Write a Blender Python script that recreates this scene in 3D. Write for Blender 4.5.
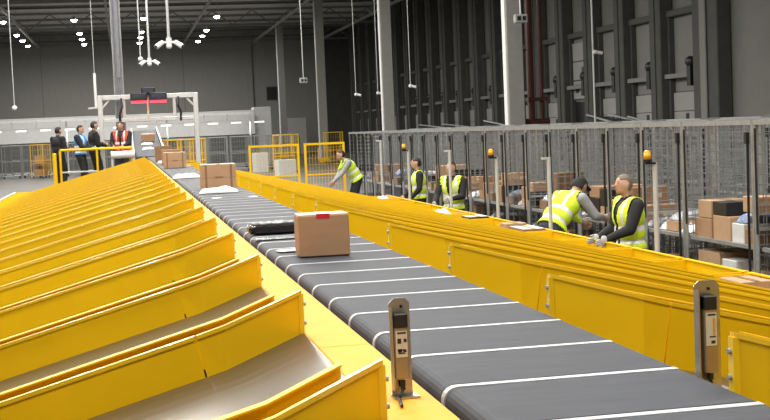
import bpy, math, random
import numpy as np
from mathutils import Vector, Matrix
random.seed(7)
C = bpy.context.scene.collection
for o in list(bpy.data.objects): bpy.data.objects.remove(o)

# ------------------------------------------------------------------ camera
FPX, ROLL, VPX, VPY, CAMH = 1300.0, 0.042, 124.0, 139.0, 2.4
_c, _s = math.cos(ROLL), math.sin(ROLL)
_vx, _vy = VPX-385, VPY-210
_a, _b = _vx*_c-_vy*_s, _vx*_s+_vy*_c
PITCH = math.atan2(-_b, FPX); YAW = math.atan2(-_a, FPX/math.cos(PITCH))
FWD = Vector((math.sin(YAW)*math.cos(PITCH), math.cos(YAW)*math.cos(PITCH), -math.sin(PITCH)))
R0 = Vector((math.cos(YAW), -math.sin(YAW), 0)); D0 = FWD.cross(R0)
EX = R0*_c+D0*_s; ED = D0*_c-R0*_s
cd = bpy.data.cameras.new('camera'); cam = bpy.data.objects.new('camera', cd); C.objects.link(cam)
cd.sensor_width = 36; cd.lens = FPX/770*36; cd.clip_start = .05; cd.clip_end = 400
M = Matrix((EX, -ED, -FWD)).transposed().to_4x4(); M.translation = (0, 0, CAMH)
cam.matrix_world = M
bpy.context.scene.camera = cam
def ray(x, y):
    u, v = x-385, y-210
    return FWD*FPX + R0*(u*_c-v*_s) + D0*(u*_s+v*_c)
def onz(x, y, z): d = ray(x, y); return Vector((0,0,CAMH))+d*((z-CAMH)/d.z)
def onx(x, y, X): d = ray(x, y); return Vector((0,0,CAMH))+d*(X/d.x)
def ony(x, y, Y): d = ray(x, y); return Vector((0,0,CAMH))+d*(Y/d.y)

# ------------------------------------------------------------------ world, exposure
W = bpy.data.worlds.new('world'); bpy.context.scene.world = W; W.use_nodes = True
W.node_tree.nodes['Background'].inputs[0].default_value = (.6, .65, .7, 1)
W.node_tree.nodes['Background'].inputs[1].default_value = .3
vs = bpy.context.scene.view_settings
vs.view_transform = 'Standard'; vs.look = 'None'; vs.gamma = 1; vs.use_curve_mapping = False
vs.exposure = -1.05
LAMP_W = 900.0          # each high-bay lamp

# ------------------------------------------------------------------ materials
def mat(name, col, rough=.5, metal=0, var=.08, scale=8, bump=0, emit=None, es=1, coat=0, alpha=1, spec=.5, stretch=(1,1,1), dark=None):
    m = bpy.data.materials.new(name); m.use_nodes = True
    nt = m.node_tree; b = nt.nodes['Principled BSDF']
    b.inputs['Roughness'].default_value = rough; b.inputs['Metallic'].default_value = metal
    b.inputs['Specular IOR Level'].default_value = spec
    if coat: b.inputs['Coat Weight'].default_value = coat; b.inputs['Coat Roughness'].default_value = .12
    tc = nt.nodes.new('ShaderNodeTexCoord'); mp = nt.nodes.new('ShaderNodeMapping')
    mp.inputs['Scale'].default_value = stretch
    nt.links.new(tc.outputs['Object'], mp.inputs[0])
    n = nt.nodes.new('ShaderNodeTexNoise'); n.inputs['Scale'].default_value = scale; n.inputs['Detail'].default_value = 5
    nt.links.new(mp.outputs[0], n.inputs['Vector'])
    r = nt.nodes.new('ShaderNodeValToRGB')
    lo = [max(0, c*(1-var)) for c in col] if dark is None else dark
    hi = [min(1, c*(1+var)) for c in col]
    r.color_ramp.elements[0].color = (*lo, 1); r.color_ramp.elements[1].color = (*hi, 1)
    r.color_ramp.elements[0].position = .3; r.color_ramp.elements[1].position = .7
    nt.links.new(n.outputs['Fac'], r.inputs[0]); nt.links.new(r.outputs[0], b.inputs['Base Color'])
    if bump:
        bp = nt.nodes.new('ShaderNodeBump'); bp.inputs['Strength'].default_value = bump; bp.inputs['Distance'].default_value = .01
        nt.links.new(n.outputs['Fac'], bp.inputs['Height']); nt.links.new(bp.outputs[0], b.inputs['Normal'])
    if emit:
        b.inputs['Emission Color'].default_value = (*emit, 1); b.inputs['Emission Strength'].default_value = es
    if alpha < 1: b.inputs['Alpha'].default_value = alpha
    return m
MT = dict(
 yellow=mat('yellow_paint', (.85,.505,.002), .42, 0, .05, 3, spec=.3),
 deck=mat('yellow_deck_paint', (.70,.33,.045), .62, 0, .08, 6, spec=.14),
 rimy=mat('yellow_edge', (.85,.53,.01), .25, 0, .04, 5, coat=.5),
 slide=mat('slide_steel', (.095,.08,.06), .3, .5, .12, 3, stretch=(.4,6,1)),
 belt=mat('belt_rubber', (.046,.050,.061), .66, 0, .14, 9, bump=.05, spec=.2, stretch=(.5,2,1)),
 strip=mat('belt_joint_grey', (.42,.435,.45), .45, 0, .1, 12),
 black=mat('black_plastic', (.012,.012,.013), .45, 0, .2, 20),
 blackfilm=mat('black_shiny_film', (.012,.012,.014), .18, 0, .2, 14, bump=.5),
 film=mat('clear_film_crumple', (.35,.36,.38), .12, .2, .5, 30, bump=.8),
 steel=mat('brushed_steel', (.42,.40,.36), .32, .85, .12, 6, stretch=(1,1,8)),
 galv=mat('galvanised', (.36,.37,.37), .45, .5, .12, 12),
 alu=mat('aluminium', (.6,.61,.61), .42, .35, .06, 9),
 wire=mat('wire_grey', (.27,.28,.28), .5, .35, .1, 9),
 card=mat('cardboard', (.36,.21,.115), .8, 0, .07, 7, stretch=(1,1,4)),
 card2=mat('cardboard_pale', (.43,.27,.155), .8, 0, .07, 7),
 card3=mat('cardboard_dark', (.24,.135,.07), .8, 0, .09, 7),
 tape=mat('packing_tape', (.27,.155,.08), .3, 0, .06, 10),
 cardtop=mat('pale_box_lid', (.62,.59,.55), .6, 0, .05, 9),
 red=mat('red_tape', (.55,.012,.03), .45, 0, .06, 9),
 offwhite=mat('offwhite_panel', (.62,.625,.61), .6, 0, .05, 3),
 white=mat('white_paint', (.74,.75,.74), .5, 0, .04, 4),
 bag=mat('white_polybag', (.72,.73,.75), .3, 0, .12, 12, bump=.7),
 greybag=mat('grey_polybag', (.28,.30,.33), .3, 0, .3, 12, bump=.7),
 bluebag=mat('blue_polybag', (.16,.22,.36), .3, 0, .3, 12, bump=.7),
 label=mat('label_cream', (.62,.56,.42), .5, 0, .05, 20),
 ink=mat('print_dark', (.03,.03,.03), .6, 0, .1, 20),
 amber=mat('amber_lens', (.75,.33,.02), .25, 0, .05, 9),
 sensor=mat('sensor_body', (.36,.29,.17), .35, .6, .08, 15),
 orange=mat('orange_mark', (.7,.3,.02), .5, 0, .05, 9),
 wall=mat('wall_panel_grey', (.28,.28,.26), .75, 0, .06, 2.5, stretch=(2,2,.3)),
 wallr=mat('dock_wall_grey', (.19,.188,.175), .75, 0, .05, 1.5),
 pillar=mat('dark_pilaster', (.075,.073,.068), .7, 0, .12, 2),
 doorp=mat('dock_door_grey', (.34,.34,.325), .6, 0, .05, 2),
 trackp=mat('door_guide_panel', (.22,.218,.205), .65, 0, .05, 2),
 roof=mat('roof_deck', (.6,.59,.56), .8, 0, .1, 1.5, stretch=(4,.3,1)),
 trussm=mat('truss_steel', (.2,.197,.185), .6, .0, .1, 2),
 beamlight=mat('light_beam_steel', (.34,.335,.315), .6, .1, .08, 2),
 column=mat('concrete_column', (.27,.267,.25), .75, 0, .06, 3),
 floor=mat('concrete_floor', (.12,.117,.11), .6, 0, .1, .35, spec=.3),
 redpipe=mat('red_pipe', (.07,.018,.012), .5, .2, .15, 6),
 emitw=mat('lamp_lens', (.9,.9,.88), .4, emit=(1,.97,.9), es=60),
 emittube=mat('tube_light', (.9,.9,.9), .4, emit=(1,.98,.94), es=3),
 emitr=mat('red_led', (.6,.02,.04), .4, emit=(1,.03,.08), es=6),
 screen=mat('scanner_glass', (.05,.06,.08), .15, 0, .2, 8),
 skin=mat('skin', (.50,.29,.2), .55, 0, .06, 18),
 hair=mat('dark_hair', (.018,.014,.011), .6, 0, .3, 60, bump=.4),
 greyhair=mat('cropped_grey_hair', (.17,.13,.105), .65, 0, .2, 60, bump=.4),
 blk=mat('black_cloth', (.014,.014,.016), .85, 0, .3, 12, bump=.3),
 greycloth=mat('grey_cloth', (.33,.34,.35), .85, 0, .12, 12, bump=.3),
 jeans=mat('dark_jeans', (.03,.038,.055), .85, 0, .25, 25, bump=.2),
 hivis=mat('hivis_yellow', (.62,.82,.03), .7, 0, .07, 14, bump=.2),
 bluevis=mat('blue_vest', (.06,.3,.72), .7, 0, .08, 14, bump=.2),
 redvest=mat('red_vest', (.6,.06,.025), .7, 0, .08, 14, bump=.2),
 refl=mat('reflective_band', (.72,.74,.75), .35, .1, .05, 25),
 glove=mat('grey_glove', (.42,.43,.44), .8, 0, .12, 25),
 eye=mat('eye_dark', (.03,.02,.02), .3, 0, .1, 9),
 lip=mat('lip', (.34,.13,.11), .5, 0, .1, 9),
 wood=mat('pallet_wood', (.42,.29,.15), .8, 0, .15, 8, stretch=(1,8,1)),
 crate=mat('white_crate', (.6,.61,.6), .5, 0, .06, 8),
 cable=mat('cable_grey', (.19,.195,.215), .6, 0, .1, 8),
)

# ------------------------------------------------------------------ mesh builder
class MB:
    def __init__(s): s.v=[]; s.f=[]; s.m=[]
    def add(s, vs, fs, mi=0):
        o=len(s.v); s.v += [tuple(p) for p in vs]; s.f += [tuple(i+o for i in f) for f in fs]; s.m += [mi]*len(fs); return s
    def box(s, x0,y0,z0,x1,y1,z1, mi=0):
        x0,x1=sorted((x0,x1)); y0,y1=sorted((y0,y1)); z0,z1=sorted((z0,z1))
        return s.add([(x0,y0,z0),(x1,y0,z0),(x1,y1,z0),(x0,y1,z0),(x0,y0,z1),(x1,y0,z1),(x1,y1,z1),(x0,y1,z1)],
              [(3,2,1,0),(4,5,6,7),(0,1,5,4),(1,2,6,5),(2,3,7,6),(3,0,4,7)], mi)
    def cbox(s, x0,y0,z0,x1,y1,z1, c=.01, mi=0):        # chamfered box
        V=[]; F=[]
        idx={}
        for i,x in enumerate((x0,x1)):
            for j,y in enumerate((y0,y1)):
                for k,z in enumerate((z0,z1)):
                    sx,sy,sz=(1,-1)[i],(1,-1)[j],(1,-1)[k]
                    idx[i,j,k,0]=len(V); V.append((x,y+sy*c,z+sz*c))
                    idx[i,j,k,1]=len(V); V.append((x+sx*c,y,z+sz*c))
                    idx[i,j,k,2]=len(V); V.append((x+sx*c,y+sy*c,z))
        g=idx
        def face(l): F.append(tuple(l))
        face([g[0,0,0,0],g[0,0,1,0],g[0,1,1,0],g[0,1,0,0]]); face([g[1,0,0,0],g[1,1,0,0],g[1,1,1,0],g[1,0,1,0]])
        face([g[0,0,0,1],g[1,0,0,1],g[1,0,1,1],g[0,0,1,1]]); face([g[0,1,0,1],g[0,1,1,1],g[1,1,1,1],g[1,1,0,1]])
        face([g[0,0,0,2],g[0,1,0,2],g[1,1,0,2],g[1,0,0,2]]); face([g[0,0,1,2],g[1,0,1,2],g[1,1,1,2],g[0,1,1,2]])
        for j in (0,1):
            for k in (0,1): face([g[0,j,k,1],g[1,j,k,1],g[1,j,k,2],g[0,j,k,2]])
        for i in (0,1):
            for k in (0,1): face([g[i,0,k,0],g[i,1,k,0],g[i,1,k,2],g[i,0,k,2]])
        for i in (0,1):
            for j in (0,1): face([g[i,j,0,0],g[i,j,1,0],g[i,j,1,1],g[i,j,0,1]])
        for i in (0,1):
            for j in (0,1):
                for k in (0,1): face([g[i,j,k,0],g[i,j,k,1],g[i,j,k,2]])
        return s.add(V,F,mi)
    def hexa(s, p, mi=0):     # 8 points: bottom 4 then top 4 (same order)
        return s.add(p, [(3,2,1,0),(4,5,6,7),(0,1,5,4),(1,2,6,5),(2,3,7,6),(3,0,4,7)], mi)
    def cyl(s, a, b, r, n=10, r2=None, mi=0):
        a=Vector(a); b=Vector(b); d=(b-a); 
        if d.length<1e-6: return s
        d.normalize(); u=d.orthogonal().normalized(); w=d.cross(u); r2=r if r2 is None else r2
        V=[]
        for P,q in ((a,r),(b,r2)):
            for i in range(n):
                t=2*math.pi*i/n; V.append(P+u*(q*math.cos(t))+w*(q*math.sin(t)))
        F=[(i,(i+1)%n,n+(i+1)%n,n+i) for i in range(n)]+[tuple(range(n-1,-1,-1)),tuple(range(n,2*n))]
        return s.add(V,F,mi)
    def bar(s, a, b, w, h=None, mi=0, up=(0,0,1)):   # square bar
        a=Vector(a); b=Vector(b); d=(b-a).normalized(); h=w if h is None else h
        U=Vector(up)
        if abs(d.dot(U))>.99: U=Vector((0,1,0))
        x=d.cross(U).normalized(); z=x.cross(d)
        V=[]
        for P in (a,b):
            for i,j in ((-1,-1),(1,-1),(1,1),(-1,1)): V.append(P+x*(i*w/2)+z*(j*h/2))
        return s.add(V,[(0,3,2,1),(4,5,6,7),(0,1,5,4),(1,2,6,5),(2,3,7,6),(3,0,4,7)],mi)
    def tube(s, pts, r, n=8, mi=0):
        for a,b in zip(pts,pts[1:]): s.cyl(a,b,r,n,mi=mi)
        return s
    def ell(s, c, r, n=12, m=8, rot=None, mi=0):
        V=[]; F=[]; c=Vector(c); rot=rot or Matrix.Identity(3)
        V.append(c+rot@Vector((0,0,-r[2])))
        for j in range(1,m):
            ph=-math.pi/2+math.pi*j/m
            for i in range(n):
                t=2*math.pi*i/n; V.append(c+rot@Vector((r[0]*math.cos(ph)*math.cos(t),r[1]*math.cos(ph)*math.sin(t),r[2]*math.sin(ph))))
        V.append(c+rot@Vector((0,0,r[2]))); L=len(V)-1
        for i in range(n): F.append((0,1+(i+1)%n,1+i))
        for j in range(m-2):
            o=1+j*n
            for i in range(n): F.append((o+i,o+(i+1)%n,o+n+(i+1)%n,o+n+i))
        o=1+(m-2)*n
        for i in range(n): F.append((o+i,o+(i+1)%n,L))
        return s.add(V,F,mi)
    def caps(s, a, b, ra, rb, n=12, mi=0):
        a=Vector(a); b=Vector(b); d=(b-a); L=d.length; d=d/L; u=d.orthogonal().normalized(); w=d.cross(u)
        rings=[]
        for k in range(1,4):
            ph=-math.pi/2+math.pi/2*k/4; rings.append((a+d*(ra*math.sin(ph)),ra*math.cos(ph)))
        rings.append((a,ra)); rings.append((b,rb))
        for k in range(1,4):
            ph=math.pi/2*k/4; rings.append((b+d*(rb*math.sin(ph)),rb*math.cos(ph)))
        V=[a-d*ra]
        for P,q in rings:
            for i in range(n):
                t=2*math.pi*i/n; V.append(P+u*(q*math.cos(t))+w*(q*math.sin(t)))
        V.append(b+d*rb); F=[]; R=len(rings)
        for i in range(n): F.append((0,1+(i+1)%n,1+i))
        for j in range(R-1):
            o=1+j*n
            for i in range(n): F.append((o+i,o+(i+1)%n,o+n+(i+1)%n,o+n+i))
        o=1+(R-1)*n
        for i in range(n): F.append((o+i,o+(i+1)%n,len(V)-1))
        return s.add(V,F,mi)
    def extrude_y(s, prof, y0, y1, mi=0):    # closed profile of (x,z)
        n=len(prof); V=[(x,y0,z) for x,z in prof]+[(x,y1,z) for x,z in prof]
        F=[(i,(i+1)%n,n+(i+1)%n,n+i) for i in range(n)]+[tuple(range(n-1,-1,-1)),tuple(range(n,2*n))]
        return s.add(V,F,mi)
    def mesh(s, name, mats, smooth=False):
        me=bpy.data.meshes.new(name); me.from_pydata(s.v,[],s.f); me.update()
        import bmesh
        b=bmesh.new(); b.from_mesh(me); bmesh.ops.recalc_face_normals(b,faces=b.faces); b.to_mesh(me); b.free()
        for m in (mats if isinstance(mats,(list,tuple)) else [mats]): me.materials.append(MT[m])
        me.polygons.foreach_set('material_index', s.m)
        if smooth: me.polygons.foreach_set('use_smooth',[True]*len(me.polygons))
        return me
    def build(s, name, mats, parent=None, loc=(0,0,0), smooth=False):
        return obj(name, s.mesh(name,mats,smooth), parent, loc)
def obj(name, me, parent=None, loc=(0,0,0), rz=0):
    o=bpy.data.objects.new(name, me); C.objects.link(o); o.location=loc; o.rotation_euler=(0,0,rz)
    if parent: o.parent=parent
    return o
def tag(o, label, cat=None, group=None, kind=None):
    o['label']=label
    if cat: o['category']=cat
    if group: o['group']=group
    if kind: o['kind']=kind
    return o
def thing(name, label, cat, loc=(0,0,0), rz=0, group=None, kind=None):
    o=obj(name, None, None, loc, rz); o.empty_display_size=.1
    return tag(o,label,cat,group,kind)
def copy_tree(o, parent=None):
    c=o.copy(); C.objects.link(c); c.parent=parent
    for ch in [x for x in bpy.data.objects if x.parent==o]: copy_tree(ch,c)
    return c
ONES=['zeroth','first','second','third','fourth','fifth','sixth','seventh','eighth','ninth','tenth','eleventh','twelfth','thirteenth','fourteenth','fifteenth','sixteenth','seventeenth','eighteenth','nineteenth']
def ordn(n): return ONES[n] if n<20 else ('twentieth' if n==20 else 'twenty-'+ONES[n-20] if n<30 else 'thirtieth')
def near(n): return 'nearest' if n==1 else ordn(n)+' nearest'

# ------------------------------------------------------------------ hall shell
YB, XR, XL, YF, ZR = 143.0, 25.0, -26.0, -14.0, 14.0
def struct(name, mb, mats, label, loc=(0,0,0)):
    return tag(mb.build(name, mats, None, loc), label, None, None, 'structure')
struct('floor', MB().box(XL-.5,YF-.5,-.3,XR+.5,YB+.5,0), 'floor', 'grey polished concrete warehouse floor')
struct('ceiling', MB().box(XL-.5,YF-.5,ZR,XR+.5,YB+.5,ZR+.3), 'roof', 'dark ribbed metal roof deck of the hall')
wb=struct('wall_back', MB().box(XL-.5,YB+.06,0,XR+.5,YB+.5,ZR), 'pillar', 'far grey panelled wall of the hall')
pm=MB().cbox(0,0,0,7.42,.06,ZR-.02,.02).mesh('wall_panel','wall')
for i in range(7):
    x=-8.2-7.45*3+7.45*i+.0
    if x<XL-.5 : x=XL
    if x+7.42>XR: continue
    obj('wall_panel', pm, wb, (x,YB,0.01))
struct('wall_right', MB().box(XR,YF-.5,0,XR+.5,YB+.06,ZR), 'wallr', 'grey loading dock wall on the right')
struct('wall_left', MB().box(XL-.5,YF-.5,0,XL,YB+.06,ZR), 'wallr', 'plain grey left wall of the hall')
struct('wall_front', MB().box(XL,YF-.5,0,XR,YF,ZR), 'wallr', 'plain grey wall behind the viewer')

# ------------------------------------------------------------------ roof steel
def trussx(Y, label):
    t=thing('roof_truss', label, 'truss', (0,Y,12.35), 0, 'roof trusses across the hall')
    x0,x1=XL+.1,XR-.1
    MB().box(x0,-.14,0,x1,.14,.2).build('bottom_chord','trussm',t)
    MB().box(x0,-.14,1.42,x1,.14,1.6).build('top_chord','trussm',t)
    n=14; w=(x1-x0)/n
    wm=MB().bar((0,0,.15),(w/2,0,1.45),.1).bar((w/2,0,1.45),(w,0,.15),.1).mesh('web_brace','trussm')
    for i in range(n): obj('web_brace', wm, t, (x0+i*w,0,0))
    return t
trussx(97,'nearest transverse steel roof truss, cut by the top of the picture')
trussx(121,'transverse steel roof truss halfway between the nearest truss and far wall')
trussx(141.6,'transverse steel roof truss hugging the far wall')
for k,(X,nm) in enumerate([(-8.2,'leftmost'),(-.8,'second from left'),(6.7,'third from left'),(14.2,'on the column line'),(21.4,'beside the dock wall')]):
    b=MB().bar((0,0,0),(0,60,0),.16,.22).build('roof_girder','beamlight',None,(X,81.5,12.23))
    tag(b,'pale steel roof girder running away, '+nm,'girder','lengthwise roof girders')
for k,Y in enumerate([103,109,115,127,133,138]):
    b=MB().box(XL+.1,-.06,0,XR-.76,.06,.22).build('purlin','trussm',None,(0,Y,13.77))
    tag(b,'thin dark purlin under the roof, %s from the viewer'%ordn(k+1),'purlin','roof purlins')
for k,(Y,z) in enumerate([(106,12.9),(128,12.55),(136,12.5)]):
    b=MB().cyl((XL+.1,0,0),(XR-.76,0,0),.07,8).build('sprinkler_pipe','pillar',None,(0,Y,z))
    tag(b,'dark sprinkler pipe across the roof, %s from the viewer'%ordn(k+1),'pipe','roof pipes')
# columns
for k,Y in enumerate([48.0,72.3,97.0,121.6]):
    t=thing('column','square pale concrete column standing %s from the viewer'%['nearest','second','third','fourth'][k],'column',(14.42,Y,0),0,'concrete columns',None)
    MB().cbox(0,-.32,0,.62,.32,12.34,.02).build('shaft','column',t)
    MB().cbox(-.05,-.38,0,.67,.38,.35,.02).build('base_guard','yellow',t)
    MB().box(-.035,-.2,.4,-.002,.2,12.3).build('lit_edge_strip','white',t)  # white strip paints the lit left side of the shaft

# ------------------------------------------------------------------ high-bay lamps
lampm=MB().cyl((0,0,0),(0,0,.12),.24,16).cyl((0,0,.12),(0,0,.3),.16,12,.06).mesh('housing','galv')
lensm=MB().ell((0,0,0),(.23,.23,.17),14,8).mesh('lens','emitw')
rodm=MB().cyl((0,0,.3),(0,0,2.25),.012,6).mesh('hanger_rod','galv')
ld=bpy.data.lights.new('high_bay','AREA'); ld.shape='DISK'; ld.size=.45; ld.energy=LAMP_W; ld.color=(1,.965,.90)
LY=[-2.2+6.6*i for i in range(14)]+[104.,117.,123.5,130.3]
for ri,(X,rn) in enumerate([(-8.6,'leftmost'),(-3.3,'second'),(2.0,'third'),(7.7,'rightmost')]):
    for yi,Y in enumerate(LY):
        if Y>138: continue
        t=thing('high_bay_lamp','glowing round high-bay lamp in the %s ceiling row, %s from the far wall'%(rn,ordn(len(LY)-yi)),'ceiling lamp',(X,Y,11.75),0,'high-bay ceiling lamps')
        obj('housing',lampm,t); obj('lens',lensm,t); obj('hanger_rod',rodm,t)
        L=bpy.data.objects.new('lamp_light',ld); C.objects.link(L); L.parent=t; L.location=(0,0,-.2)

# ------------------------------------------------------------------ dock doors on the right wall
def dock(i, Yc, opened=False):
    t=thing('door_%d'%(i+1),'grey sectional dock door, %s along the right wall%s'%(near(i+1),', raised with a dark opening' if opened else ''),None,(XR,Yc,0),0,None,'structure')
    w=1.45
    MB().box(-.04,-w,3.5,0,w,6.9).build('guide_panel','trackp',t)
    if opened:
        for k in range(3):
            s=MB().cbox(-.16,-w+.03,3.55+k*1.05,-.08,w-.03,4.55+k*1.05,.02).build('door_section','doorp',t)
            if k==0:
                for q in range(3): MB().box(-.18,-1.1+q*.8,3.9,-.17,-.6+q*.8,4.35).build('window','black',s)
            if k==1: MB().box(-.18,-.3,4.95,-.17,0,5.3).build('sticker','pillar',s)
        MB().box(-.05,-w,0,-.005,w,3.4).build('opening','black',t)
    else:
        for k in range(4):
            s=MB().cbox(-.16,-w+.03,.03+k*.86,-.08,w-.03,.03+k*.86+.84,.02).build('door_section','doorp',t)
            if k==2:
                MB().box(-.175,-.2,1.95,-.165,.12,2.2).build('sticker','red',s)
                MB().box(-.175,-.2,2.25,-.165,.12,2.5).build('sticker','black',s)
    for s_ in (-1,1): MB().cbox(-.3,s_*(w+.12)-.1,0,0,s_*(w+.12)+.1,7.1,.02).build('guide_rail','pillar',t)
    MB().cbox(-.36,-w-.25,6.9,0,w+.25,7.2,.03).build('lintel','pillar',t)
    MB().box(-.5,-w+.2,4.1,-.38,w+.9,4.3).box(-.5,-w+.2,4.28,-.4,-w+.5,4.4).build('swing_arm','trackp',t)
    m=MB().ell((-.5,-w+.25,4.75),(.22,.3,.25),12,8).box(-.62,-w+.05,3.7,-.4,-w+.42,4.75)
    m.build('dock_lamp','black',t)
for i in range(19):
    dock(i, 54.7+4.5*i, opened=(i==3))
    p=MB().cbox(-.65,-.62,0,0,.62,ZR-.1,.04).box(-.7,-.08,0,-.65,.1,ZR-.1).build('pilaster',['pillar'],None,(XR-.022,56.95+4.5*i,0))
    tag(p,'dark wall pilaster just beyond the %s dock door'%near(i+1),'pilaster','dark pilasters of the dock wall')
p=MB().cbox(-.65,-1.2,0,0,1.2,ZR-.1,.04).build('pilaster','pillar',None,(XR-.022,51.7,0)); tag(p,'widest dark pilaster, before the nearest dock door','pilaster')
p=MB().cbox(-.75,-.38,0,-.66,.2,ZR-.1,.03).build('cable_duct','trackp',None,(XR-.022,51.8,0)); tag(p,'pale vertical duct on the widest dark pilaster','duct')
# red sprinkler riser by the nearest column
t=thing('sprinkler_riser','dark red sprinkler riser pipes beside the nearest column','pipe',(14.0,44.2,0)); t.location=(15.6,48.6,0)
for dx,r in ((0,.13),(.42,.08)):
    MB().cyl((dx,0,.0),(dx,0,12.3),r,12).build('riser_pipe','redpipe',t)
for z in (3.2,7.5,9.9): MB().box(-.18,-.2,z,.6,.2,z+.14).build('pipe_clamp','redpipe',t)
MB().cyl((-.3,0,2.4),(.7,0,2.4),.12,10).cyl((.1,0,1.2),(.1,0,2.4),.16,10).build('valve','redpipe',t)

# ------------------------------------------------------------------ back of the hall
t=thing('partition','long white partition wall above a dark base before the far wall','partition',(4.0,113,0))
MB().cbox(-14.5,0,2.35,7.2,.4,4.45,.03).build('white_panelling','offwhite',t); MB().box(-14.5,.1,0,7.2,.4,2.35).build('dark_base','pillar',t)
o=MB().cbox(-.75,0,0,.75,2.2,4.7,.03).build('white_cabin','offwhite',None,(12.0,114,0)); tag(o,'tall narrow white cabin at the right end of the white partition','cabin')
t=thing('partition','white partition wall above a dark base at the far left edge','partition',(-15.0,113,0))
MB().cbox(-6,0,2.35,4.3,.4,4.45,.03).build('white_panelling','offwhite',t); MB().box(-6,.1,0,4.3,.4,2.35).build('dark_base','pillar',t)
t=thing('conveyor_bridge','white overhead conveyor bridge with lamps before the white partition','conveyor',(0,108,0))
MB().box(-13,-.3,4.0,10.5,.3,4.22).build('deck_beam','white',t)
MB().box(-13,-.9,3.45,10.5,-.8,3.55).build('lower_beam','alu',t)
for k in range(13):
    x=-12.5+k*1.9
    MB().box(x-.05,-.85,3.5,x+.05,-.2,4.1).build('hanger','alu',t)
    MB().box(x+.3,-.7,3.3,x+1.1,-.55,3.4).build('tube_lamp','emittube',t)
for x in (-12.8,-4.5,3.5,10.3): MB().cyl((x,0,0),(x,0,4.0),.07,8).build('leg','alu',t)
for x in (-9,-1,7):
    a=bpy.data.lights.new('bridge_lamp','AREA'); a.shape='RECTANGLE'; a.size=7; a.size_y=.2; a.energy=420; a.color=(1,.98,.95)
    L=bpy.data.objects.new('tube_light',a); C.objects.link(L); L.parent=t; L.location=(x,-.5,3.3); L.rotation_euler=(math.radians(25),0,0)
t=thing('wall_window','small dark square window high on the far wall','window',(20.3,YB-.02,0),0); 
q=ony(272,93,YB-.05); t.location=(q.x,YB,0)
MB().box(-.6,-.08,q.z-.8,.6,-.02,q.z+.7).build('frame','pillar',t); MB().box(-.5,-.1,q.z-.7,.5,-.08,q.z+.6).build('pane','black',t)
q=ony(294,118,135)
t=thing('grey_cabin','plain grey site cabin against the far wall','cabin',(q.x,135,0))
MB().cbox(-1.3,0,0,1.3,2.4,q.z,.04).build('body','doorp',t); MB().box(-.4,-.03,0,.5,0,2.0).build('door','trackp',t)

# ------------------------------------------------------------------ sorter belt
ZB=1.78; XB0,XB1=.71,1.315; SL=.4362; Y0S=2.958
so=thing('sorter_belt','long dark sorting belt of wide rubber slats running away','conveyor',(1.0,1.2,0))
so.location=(0,0,0)
prof=[]
for k in range(6):
    a=math.pi/2*k/5; prof.append((XB0+.035-.035*math.cos(a), ZB-.035+.035*math.sin(a)))
prof=[(XB0,ZB-.085)]+prof+[(XB1-.012,ZB),(XB1,ZB-.01),(XB1,ZB-.085)]
slm=MB().extrude_y(prof,.043,SL-.003).mesh('belt_slat','belt')
pr2=[(XB0-.003,ZB-.08)]+[(x-.003,z+.002) for x,z in prof[1:7]]+[(XB1-.012,ZB+.002),(XB1,ZB-.01),(XB1,ZB-.08)]
stm=MB().extrude_y(pr2,0,.027).mesh('joint_strip','strip')
for k in range(-4,92):
    y=Y0S+SL*k
    s=obj('belt_slat',slm,so,(0,y,0)); obj('joint_strip',stm,s)
YE=Y0S+SL*92
MB().box(XB0+.03,1.2,ZB-.2,XB1-.03,YE,ZB-.086).build('belt_bed','black',so)
MB().box(XB0-.012,1.2,ZB-.16,XB0+.03,YE,ZB-.09).build('edge_guide','black',so)
MB().box(XB1,1.2,ZB-.2,XB1+.012,YE,ZB-.03).build('edge_trim','alu',so)
dm=MB().cbox(.535,.002,ZB-.05,XB0-.016,2.61,ZB-.025,.004).mesh('deck_plate','deck')
ds=MB().box(.535,.002,ZB-.25,.545,2.61,ZB-.05).mesh('deck_skirt','yellow')
for k in range(14):
    d=obj('deck_plate',dm,so,(0,1.2+2.612*k,0)); obj('deck_skirt',ds,d)
lm=MB().box(.6,-.05,0,.68,.05,ZB-.2).box(1.34,-.05,0,1.42,.05,ZB-.2).box(.6,-.04,ZB-.3,1.42,.04,ZB-.2).mesh('trestle','galv')
for k in range(16): obj('trestle',lm,so,(0,1.6+2.612*k,0))

# ------------------------------------------------------------------ chutes
CH=1.306; WH=.135
def wall_piece(m, pts, thick, h, lip=.016, ybase=0):
    # pts: (x, y, ztop, dx_bottom)
    for a,b in zip(pts,pts[1:]):
        A=[(a[0]+a[3],a[1]-thick/2,a[2]-h),(b[0]+b[3],b[1]-thick/2,b[2]-h),(b[0]+b[3],b[1]+thick/2,b[2]-h),(a[0]+a[3],a[1]+thick/2,a[2]-h)]
        B=[(a[0],a[1]-thick/2,a[2]),(b[0],b[1]-thick/2,b[2]),(b[0],b[1]+thick/2,b[2]),(a[0],a[1]+thick/2,a[2])]
        m.hexa([Vector(p) for p in A]+[Vector(p) for p in B],0)
    return m
def lip_piece(m, pts, w, t=.012, off=0):
    pts=[(p[0],p[1]+off,p[2]) for p in pts]
    for a,b in zip(pts,pts[1:]):
        A=[(p[0],p[1]+s,p[2]-t+.006) for p,s in ((a,-w/2),(b,-w/2),(b,w/2),(a,w/2))]
        B=[(p[0],p[1]+s,p[2]+.006) for p,s in ((a,-w/2),(b,-w/2),(b,w/2),(a,w/2))]
        m.hexa([Vector(p) for p in A+B])
    return m
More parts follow.
